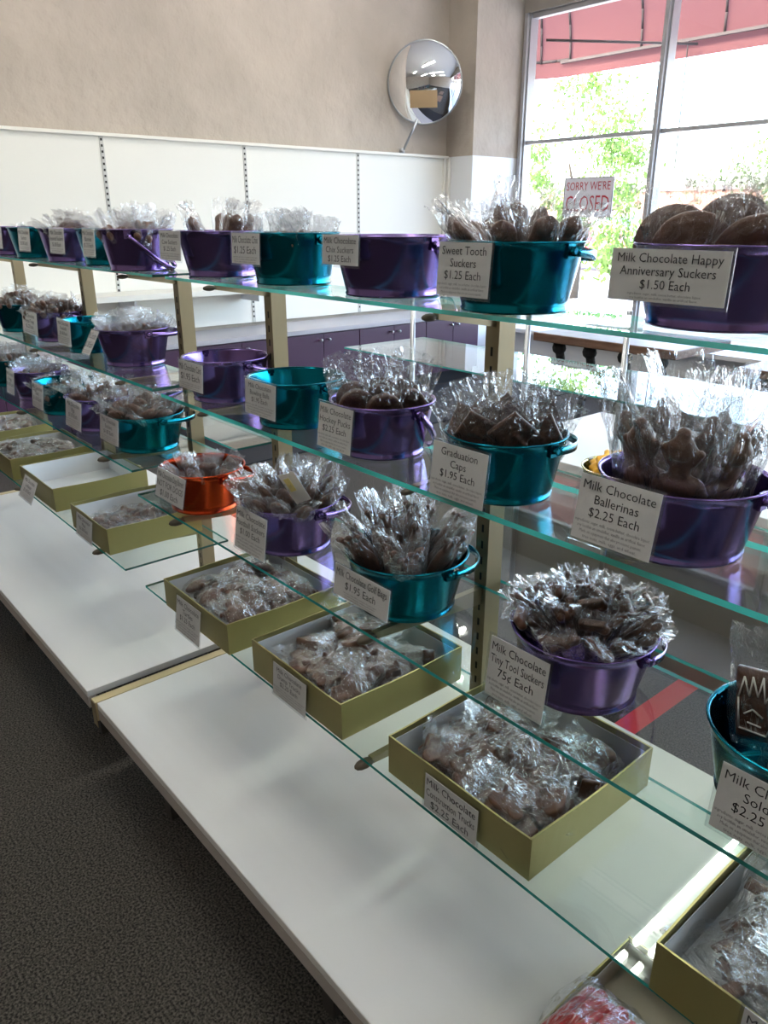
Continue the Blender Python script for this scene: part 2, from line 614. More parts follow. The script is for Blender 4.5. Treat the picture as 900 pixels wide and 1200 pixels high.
def gondola(key, lab):
    g = FR[key]
    t = thing('display_gondola', lab, 'shelving', ((g['x0'] + g['x1']) / 2, YP, 0), group=None)
    ox = (g['x0'] + g['x1']) / 2
    z5 = EYE - D5
    L, Rr = g['x0'] - .025 - ox, g['x1'] + .005 - ox
    B('base_deck', laminate, [(L + .028, Rr, -.4745, .475, z5 - .02, z5)], t, bev=.002)
    for ya in (-.474, .452):
        B('fascia', fascia, [(L + .028, Rr, ya, ya + .022, z5 - .052, z5 - .0205)], t)
    B('edge_strip', champ_light, [(L, L + .027, -.478, .478, z5 - .055, z5 + .001)], t)
    B('edge_strip', champagne, [(L, L + .027, -.480, -.4785, z5 - .075, z5 - .001)], t)
    for x in g['posts']:
        b = bmesh.new()
        box(b, -.015, .015, -.02, .02, 0, EYE - D1 - .012 - .0)
        u = obj('upright', mesh('upright', b, champagne), t, (x - ox, 0, 0))
        obj('slots', slot_mesh(EYE - D1 - .1), u)['kind'] = 'stuff'
        b = bmesh.new()
        box(b, -.018, .018, -.40, .40, 0.02, .09)
        box(b, -.018, .018, -.40, -.36, 0, .02)
        obj('foot', mesh('foot', b, mat('dark_foot', (.05, .045, .04), .6)), t, (x - ox, 0, 0))
        for lv, D, yf in ((1, D1, FRONT[1]), (2, D2, FRONT[2]), (3, *g['s3']), (4, *g['s4'])):
            zt = EYE - D - .0065
            yf = yf - YP
            b = bmesh.new()
            vs_ = [(-.02, .0), (yf + .018, .0), (yf + .018, -.012), (-.02, -.034)]
            va = [b.verts.new((-.006, y, z)) for y, z in vs_]
            vb = [b.verts.new((.006, y, z)) for y, z in vs_]
            b.faces.new(va)
            b.faces.new(vb[::-1])
            for i in range(4):
                b.faces.new((va[i], va[(i + 1) % 4], vb[(i + 1) % 4], vb[i]))
            k = obj('bracket', mesh('bracket', b, champagne), t, (x - ox, 0, zt))
            b = bmesh.new()
            tp = .72 if lv < 3 else 1
            sph(b, (0, yf + .004, -.008), (.011 * tp, .022 * tp, .0085 * tp), 2)
            obj('bracket_tip', mesh('bracket_tip', b, rubber), k)
    return t


gondola('near', 'champagne metal gondola frame with white base deck, nearer section with the most shelves in view')
gondola('far', 'champagne metal gondola frame with white base deck, farther section at the left')


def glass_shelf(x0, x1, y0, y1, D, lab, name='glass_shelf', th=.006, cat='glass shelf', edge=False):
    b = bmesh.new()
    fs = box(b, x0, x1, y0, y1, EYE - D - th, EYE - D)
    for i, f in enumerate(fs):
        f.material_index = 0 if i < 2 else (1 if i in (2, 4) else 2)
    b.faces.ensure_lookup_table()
    o = obj(name, mesh(name, b, glass_face, glass_edge_lit if edge else glass_edge_shaded, glass_edge_far))
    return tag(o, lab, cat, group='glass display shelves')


n_, f_ = FR['near'], FR['far']
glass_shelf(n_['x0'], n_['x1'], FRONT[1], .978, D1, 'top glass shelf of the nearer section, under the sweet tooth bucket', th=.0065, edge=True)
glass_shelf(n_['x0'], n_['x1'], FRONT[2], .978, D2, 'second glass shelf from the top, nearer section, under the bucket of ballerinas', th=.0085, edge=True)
glass_shelf(n_['x0'], n_['x1'], n_['s3'][1], .978, D3, 'third glass shelf from the top, nearer section, under the orange bucket')
glass_shelf(n_['x0'], n_['x1'], n_['s4'][1], 1.035, D4, 'lowest glass shelf of the nearer section, under the gold boxes above the white deck')
glass_shelf(f_['x0'], f_['x1'], FRONT[1], .978, D1, 'top glass shelf of the farther section at the upper left', th=.0065)
glass_shelf(f_['x0'], f_['x1'], FRONT[2] + .01, .978, D2, 'second glass shelf from the top in the farther section at left', th=.0085)
glass_shelf(f_['x0'], f_['x1'], f_['s3'][1], .978, f_['s3'][0], 'third glass shelf from the top in the farther section at left')
glass_shelf(f_['x0'], f_['x1'], f_['s4'][1], .978, f_['s4'][0], 'lowest glass shelf in the farther section, under the empty gold box')
glass_shelf(f_['x0'], f_['x1'], 1.022, 1.16, f_['s3'][0], 'narrow glass shelf on the back side of the farther section')
glass_shelf(-1.25, .06, 1.022, 1.66, D3, 'glass shelf on the back side under the gold bucket')


# ------------------------------------------------------------------ tin buckets
def bucket_meshes(color, r, h):
    key = ('bk', color, round(r, 3), round(h, 3))
    if key in TXT:
        return TXT[key]
    m = TIN[color]
    rb = r * .80
    b = bmesh.new()
    # foot ring, outer wall, rolled rim, inner wall, floor
    prof = [(rb - .004, .0), (rb, .0), (rb + .0015, .0035), (rb - .0005, .006)]
    for k in range(1, 9):
        t = k / 8
        prof.append((rb + (r - rb) * t, .006 + (h - .010) * t))
    prof += [(r + .0025, h - .003), (r + .003, h - .0008), (r + .001, h), (r - .0015, h - .001)]
    for k in range(6):
        t = 1 - k / 5
        prof.append((rb - .0018 + (r - rb) * t - .0006, .008 + (h - .013) * t))
    prof += [(rb - .01, .004), (0, .004)]
    lathe(b, prof, 56)
    body = mesh('pail', b, m)
    # bail handle: flat band, half ellipse
    b = bmesh.new()
    Lr, n, wd = r * 1.34, 26, .0065
    rings = []
    for k in range(n + 1):
        a = math.pi * k / n
        x, y = math.cos(a) * (r + .005), math.sin(a) * Lr
        nx_, ny_ = math.cos(a), math.sin(a)
        rings.append([b.verts.new((x + nx_ * o_, y + ny_ * o_, z)) for o_, z in ((0, -wd), (.0016, -wd), (.0016, wd), (0, wd))])
    for p, q2 in zip(rings, rings[1:]):
        for i in range(4):
            f = b.faces.new((p[i], p[(i + 1) % 4], q2[(i + 1) % 4], q2[i]))
            f.smooth = True
    b.faces.new(rings[0])
    b.faces.new(rings[-1][::-1])
    handle = mesh('handle', b, m)
    b = bmesh.new()
    cyl(b, (-.004, 0, 0), (.009, 0, 0), .005, .004, 10)
    box(b, -.003, .002, -.008, .008, -.010, .012)
    rivet = mesh('rivet', b, chrome if color == 'gold' else m)
    TXT[key] = (body, handle, rivet)
    return TXT[key]


def bucket(color, x, y, D, r, h, label, hang=12, lab=None, spin=0):
    spin = -38 if hang == 44 and D == D1 else spin
    t = thing('tin_bucket', label, 'bucket', (x, y, EYE - D + .0005), (0, 0, 0), 'tin buckets on the glass shelves')
    body, handle, rivet = bucket_meshes(color, r, h)
    obj('pail', body, t)
    e = obj('handle', handle, t, (0, 0, h - .013), (math.radians(-hang), 0, 0))
    e.rotation_euler = Euler((math.radians(-hang), 0, math.radians(spin)))
    c_, s_ = math.cos(math.radians(spin)), math.sin(math.radians(spin))
    rr = r - .001
    obj('rivet', rivet, t, (rr * c_, rr * s_, h - .013), (0, 0, math.radians(spin)))
    obj('rivet', rivet, t, (-rr * c_, -rr * s_, h - .013), (0, 0, math.radians(spin + 180)))
    if lab:
        lw, lh, x0, ztop, lines, fine = lab[:6]
        # x0: world x of the label's left edge, ztop: drop of its top edge
        price_label(t, lw, lh, lines, (x0 + lw / 2 - x, -r - .006, D - ztop), lab[6] if len(lab) > 6 else 7, fine)
    return t


# ------------------------------------------------------------------ chocolates and their bags
def blob(name, build, vox=.0032, m=choc):
    b = bmesh.new()
    build(b)
    me = mesh(name, b, m)
    o = bpy.data.objects.new('tmp', me)
    COL.objects.link(o)
    md = o.modifiers.new('r', 'REMESH')
    md.mode = 'VOXEL'
    md.voxel_size = vox
    sm = o.modifiers.new('s', 'SMOOTH')
    sm.iterations = 2
    bpy.context.view_layer.update()
    r = bpy.data.meshes.new_from_object(o.evaluated_get(bpy.context.evaluated_depsgraph_get()))
    bpy.data.objects.remove(o)
    r.name = name
    r.materials.clear()
    r.materials.append(m)
    for p in r.polygons:
        p.use_smooth = True
        p.material_index = 0
    return r


def rbox(b, c, s, rot=(0, 0, 0)):
    bmesh.ops.create_cube(b, size=1, matrix=Matrix.Translation(c) @ Euler([math.radians(a) for a in rot]).to_matrix().to_4x4() @ Matrix.Diagonal((*s, 1)))


def disc(b, c, r, t, ax='y', n=24):
    d = {'x': (t / 2, 0, 0), 'y': (0, t / 2, 0), 'z': (0, 0, t / 2)}[ax]
    cyl(b, Vector(c) - Vector(d), Vector(c) + Vector(d), r, r, n)


def f_anniv(b):
    disc(b, (0, 0, .052), .050, .011, n=36)
    disc(b, (0, -.004, .052), .040, .010, n=30)
    sph(b, (0, -.008, .052), (.022, .006, .018))


def f_tooth(b):
    sph(b, (0, 0, .045), (.019, .011, .042), 3)
    sph(b, (.0, 0, .066), (.020, .012, .018), 2)


def f_round(b):
    disc(b, (0, 0, .032), .030, .012)
    disc(b, (0, -.004, .032), .022, .010)


def f_puck(b):
    disc(b, (0, 0, .034), .034, .016, n=30)


def f_baller(b):
    sph(b, (0, 0, .118), (.017, .014, .018))
    sph(b, (0, .004, .137), (.009, .009, .008))
    sph(b, (0, 0, .088), (.014, .010, .022))
    sph(b, (0, 0, .064), (.034, .015, .018))
    sph(b, (0, 0, .056), (.038, .012, .010))
    cyl(b, (-.008, 0, .06), (-.006, 0, 0), .007, .005)
    cyl(b, (.008, 0, .06), (.006, 0, 0), .007, .005)
    cyl(b, (-.012, 0, .098), (-.022, 0, .122), .006, .005)
    cyl(b, (.012, 0, .098), (.024, 0, .118), .006, .005)


def f_cap(b):
    rbox(b, (0, 0, .052), (.055, .008, .055), (0, 45, 0))
    sph(b, (0, .004, .030), (.028, .014, .024))
    cyl(b, (.0, -.006, .052), (.022, -.008, .030), .003, .003)
    sph(b, (.024, -.008, .024), (.005, .004, .008))


def f_tool(b):
    cyl(b, (0, 0, 0), (0, 0, .058), .0065, .0055)
    rbox(b, (.002, 0, .062), (.036, .011, .016), (0, -12, 0))
    sph(b, (.018, 0, .060), (.009, .007, .010))


def f_tool2(b):
    cyl(b, (0, 0, 0), (0, 0, .055), .007, .006)
    sph(b, (-.009, 0, .064), (.007, .006, .014))
    sph(b, (.009, 0, .064), (.007, .006, .014))
    sph(b, (0, 0, .054), (.012, .007, .008))


def f_golf(b):
    sph(b, (0, 0, .045), (.022, .014, .048), 3)
    rbox(b, (.018, 0, .045), (.012, .012, .034))
    for x, a in ((-.012, -8), (0, 0), (.012, 10)):
        cyl(b, (x, 0, .08), (x * 1.5, 0, .104), .004, .004)
        sph(b, (x * 1.6, 0, .106), (.009, .006, .006))
    rbox(b, (0, -.008, .030), (.028, .012, .020))


def f_foot(b):
    sph(b, (0, 0, .042), (.023, .012, .040), 3)
    rbox(b, (0, -.011, .044), (.003, .004, .034))
    for k in range(4):
        rbox(b, (0, -.011, .032 + k * .008), (.010, .004, .0025))


def f_truck(b):
    rbox(b, (-.004, 0, .020), (.062, .020, .016))
    rbox(b, (.020, 0, .036), (.022, .020, .024))
    rbox(b, (-.016, 0, .036), (.034, .020, .018), (0, 14, 0))
    for x in (-.022, -.006, .020):
        disc(b, (x, -.008, .010), .011, .012, n=14)
        disc(b, (x, .008, .010), .011, .012, n=14)


def f_dozer(b):
    rbox(b, (0, 0, .024), (.044, .022, .018))
    rbox(b, (-.006, 0, .042), (.020, .020, .022))
    sph(b, (0, 0, .010), (.032, .014, .011))
    rbox(b, (.034, 0, .020), (.008, .028, .026), (0, 12, 0))


def f_turtle(b):
    sph(b, (0, 0, .026), (.026, .015, .024))
    sph(b, (.0, 0, .058), (.010, .009, .011))
    for x, z in ((-.022, .040), (.022, .040), (-.020, .010), (.020, .010)):
        sph(b, (x, 0, z), (.010, .007, .007))


def f_bone(b):
    cyl(b, (0, 0, .012), (0, 0, .062), .009, .009)
    for x, z in ((-.010, .008), (.010, .008), (-.010, .066), (.010, .066)):
        sph(b, (x, 0, z), (.012, .010, .010))


def f_plane(b):
    sph(b, (0, 0, .044), (.010, .010, .046), 3)
    rbox(b, (0, 0, .050), (.078, .006, .018))
    rbox(b, (0, .004, .008), (.032, .006, .010))
    rbox(b, (0, -.008, .010), (.004, .018, .014))


def f_bar(b):
    rbox(b, (0, 0, .050), (.055, .010, .092))
    rbox(b, (0, -.006, .050), (.045, .006, .080))


def f_twig(b):
    for x, y, a in ((-.010, 0, -.012), (.004, .004, .006), (.012, -.003, .016)):
        cyl(b, (x * .3, y, 0), (x + a * .6, y, .056), .006, .007)
        sph(b, (x + a * .7, y, .058), (.010, .009, .012))


KIND = {}


def wrapper(name, w_, h_, th, zc, hc, seed, flare=1.12, top=.30, film=None):
    """a two-sheet cellophane bag: bulged around the chocolate, flat creased tail above it"""
    rr = random.Random(seed)
    nx_, nz = 9, 15
    cre = [(rr.uniform(0, 6.28), rr.uniform(50, 160), rr.uniform(.0006, .0019), rr.uniform(0, 1)) for _ in range(7)]
    curl, lean = rr.uniform(-.4, .4), rr.uniform(-.25, .25)
    b = bmesh.new()
    G = {}
    for s in (0, 1):
        for i in range(nx_ + 1):
            for j in range(nz + 1):
                u, v = i / nx_ * 2 - 1, j / nz
                edge = i in (0, nx_) or j == 0
                if s and edge:
                    G[s, i, j] = G[0, i, j]
                    continue
                z = -.008 + v * (h_ + .008)
                inside = max(0, 1 - abs((z - zc) / (hc * .62)) ** 3)
                wx = w_ / 2 * (1 + (flare - 1) * v) * (.93 + .07 * math.sin(v * 9 + seed))
                x = u * wx
                bulge = (th * .62) * inside * (1 - u * u) ** .6 + .0008 + .004 * v * (1 - abs(u)) * (1 - inside)
                d = 0
                for a, fr, am, ph in cre:
                    q_ = (x * math.cos(a) + z * math.sin(a)) * fr + ph
                    d += am * (abs((q_ % 1) * 2 - 1) - .5)
                y = (1 if s else -1) * (bulge + (0 if edge else d * (.6 + 1.6 * v)))
                tail = max(0, v - (1 - top)) / top
                y += curl * tail * tail * .03 + math.sin(u * 3 + seed) * .004 * tail
                x += lean * tail * .02
                if j == nz:
                    z += rr.uniform(-.005, .004)
                G[s, i, j] = b.verts.new((x + rr.uniform(-.0007, .0007), y, z))
    for s in (0, 1):
        for i in range(nx_):
            for j in range(nz):
                q_ = [G[s, i, j], G[s, i + 1, j], G[s, i + 1, j + 1], G[s, i, j + 1]]
                q2 = []
                for v in q_:
                    if v not in q2:
                        q2.append(v)
                if len(q2) > 2:
                    try:
                        f = b.faces.new(q2 if s == 0 else q2[::-1])
                        f.smooth = (i + j + seed) % 3 == 0
                    except ValueError:
                        pass
    me = bpy.data.meshes.new(name)
    b.to_mesh(me)
    b.free()
    me.materials.append(film or cello)
    return me


def kind(k, builders, w_, h_, th, zc, hc, m=choc, top=.30, flare=1.12, scale=1.0, vox=.0032, nw=3, film=None):
    if not isinstance(builders, (list, tuple)):
        builders = [builders]
    KIND[k] = ([blob('chocolate', f, vox, m) for f in builders], [wrapper('wrapper', w_, h_, th, zc, hc, 11 * i + len(KIND) * 5, flare, top, film) for i in range(nw)], h_, th)


kind('anniv', f_anniv, .120, .140, .020, .052, .105, top=.20)
kind('tooth', f_tooth, .052, .118, .026, .047, .088)
kind('round', f_round, .070, .100, .016, .034, .064, m=choc2)
kind('puck', f_puck, .080, .122, .022, .036, .072)
kind('baller', f_baller, .092, .205, .036, .074, .150, flare=1.35, top=.35)
kind('cap', f_cap, .088, .120, .030, .046, .090)
kind('tool', [f_tool, f_tool2], .048, .088, .018, .036, .072, top=.18, vox=.0026)
kind('golf', f_golf, .066, .150, .032, .056, .115)
kind('foot', f_foot, .056, .108, .026, .044, .080)
kind('truck', [f_truck, f_dozer], .078, .088, .032, .026, .062, top=.25, flare=1.0)
kind('turtle', f_turtle, .066, .090, .030, .034, .070, top=.25, flare=1.0)
kind('bone', f_bone, .052, .096, .022, .038, .080, m=choc2, film=cello_white)
kind('plane', f_plane, .092, .125, .024, .046, .090)
kind('bar', f_bar, .076, .150, .018, .050, .100, top=.25)
kind('twig', f_twig, .050, .090, .026, .035, .070, m=choc2, flare=1.3)
kind('wispy', f_twig, .062, .110, .024, .028, .05, m=choc2, flare=1.5, top=.5, film=cello_white)


bm = bmesh.new()
for pts in (((-.020, .02), (-.021, .06), (-.014, .088), (-.008, .064), (-.004, .09), (.002, .066), (.008, .092), (.010, .060), (.018, .078), (.020, .04), (.012, .018), (-.020, .02)),
            ((-.014, .040), (-.004, .048), (.008, .040)), ((-.010, .030), (.006, .028))):
    for p, q2 in zip(pts, pts[1:]):
        for yy in (-.0105,):
            cyl(bm, (p[0], yy, p[1]), (q2[0], yy, q2[1]), .0011, n=6)
PIPING = mesh('white_piping', bm, icing)


def candy(k, loc, M, label, group, name='bagged_chocolate', cat='chocolate', sc=1.0):
    ch, wr, h_, th = KIND[k]
    t = thing(name, label, cat, loc, group=group)
    t.rotation_euler = M.to_euler()
    t.scale = (sc, sc, sc)
    obj('chocolate', ch[R_.randrange(len(ch))], t)
    obj('wrapper', wr[R_.randrange(len(wr))], t)
    if k == 'bar':
        obj('white_piping', PIPING, t)
    return t


ORDN = ['first', 'second', 'third', 'fourth', 'fifth', 'sixth', 'seventh', 'eighth', 'ninth', 'tenth', 'eleventh', 'twelfth']


def fill_bucket(k, x, y, D, r, h, n, who, dip=.05, tilt=(6, 34), sc=1.0, ring=.72, turn=None):
    name, noun, cont = who
    spec = []
    rings = [(n, ring * .5)] if n <= 3 else ([(max(1, n // 4), .22), (n - max(1, n // 4), ring)] if n < 14 else [(n // 7, .12), (n // 3, .42), (n - n // 7 - n // 3, ring + .06)])
    for cnt, rad in rings:
        off = R_.uniform(0, 6.28)
        for i in range(cnt):
            spec.append((rad, off + 6.283 * i / cnt + R_.uniform(-.18, .18)))
    # the viewer's side is "front": order the pieces into rows by depth, then left to right
    vd = Vector((x, y)).normalized()
    rt = Vector((vd.y, -vd.x))
    pos = []
    for rad, a in spec:
        o = Vector((math.cos(a), math.sin(a))) * rad
        pos.append((o.dot(vd), o.dot(rt), rad, a))
    pos.sort()
    rows = 1 if n <= 3 else 2 if n < 10 else 3
    names_r = {1: ['row'], 2: ['front row', 'back row'], 3: ['front row', 'middle row', 'back row']}[rows]
    per = math.ceil(n / rows)
    for ri in range(rows):
        row = sorted(pos[ri * per:(ri + 1) * per], key=lambda q: q[1])
        for ci, (_, _, rad, a) in enumerate(row):
            d = rad * r * .80
            tl = math.radians(tilt[0] + (tilt[1] - tilt[0]) * min(1, rad / .8) + R_.uniform(-4, 4))
            px, py = x + math.cos(a) * d * .80, y + math.sin(a) * d * .80
            pz = EYE - D + h - dip + R_.uniform(-.008, .008) + (1 - rad) * .012
            spin = (math.pi / 2 + R_.uniform(-.7, .7)) if turn is None else turn - a + R_.uniform(-.3, .3)
            M = Matrix.Rotation(a, 3, 'Z') @ Matrix.Rotation(tl, 3, 'Y') @ Matrix.Rotation(spin, 3, 'Z')
            lb = '%s, %s from left in %s, %s' % (noun, ORDN[ci], names_r[ri], cont)
            candy(k, (px, py, pz), M, lb, noun + 's in ' + cont, name, sc=sc)


def fill_box(k, x0, x1, y0, y1, z, nx_, ny_, layers, who, sc=1.18, tilt=81, zstep=.021):
    name, noun, cont = who
    ch, wr, h_, th = KIND[k]
    for l in range(layers):
        for i in range(nx_):
            for j in range(ny_):
                m_ = .034
                cx = x0 + m_ + (x1 - x0 - 2 * m_) * ((i + .5 + R_.uniform(-.22, .22)) / nx_)
                cy = y0 + m_ + (y1 - y0 - 2 * m_) * ((j + .5 + R_.uniform(-.22, .22)) / ny_)
                a = R_.uniform(0, 6.28)
                tl = math.radians(tilt + R_.uniform(-14, 8))
                M = Matrix.Rotation(a, 3, 'Z') @ Matrix.Rotation(tl, 3, 'Y') @ Matrix.Rotation(math.pi / 2 + R_.uniform(-.5, .5), 3, 'Z')
                back = M @ Vector((0, 0, h_ * .42 * sc))
                ends = (M @ Vector((0, 0, -.008)) - back, M @ Vector((0, 0, h_ * sc)) - back)
                hw = .030
                lo = Vector((min(e.x for e in ends), min(e.y for e in ends)))
                hi = Vector((max(e.x for e in ends), max(e.y for e in ends)))
                cx = min(max(cx, x0 + hw - lo.x), x1 - hw - hi.x)
                cy = min(max(cy, y0 + hw - lo.y), y1 - hw - hi.y)
                ly = '' if layers == 1 else (' under layer,' if l == 0 else ' top layer,')
                lb = '%s,%s %s row, %s from left, %s' % (noun, ly, ORDN[j], ORDN[i], cont)
                candy(k, (cx - back.x, cy - back.y, z + .016 + l * zstep + R_.uniform(0, .006)), M, lb, noun + 's in ' + cont, name, sc=sc)


def L2(*a):
    return list(a)


MC = 'Milk Chocolate'
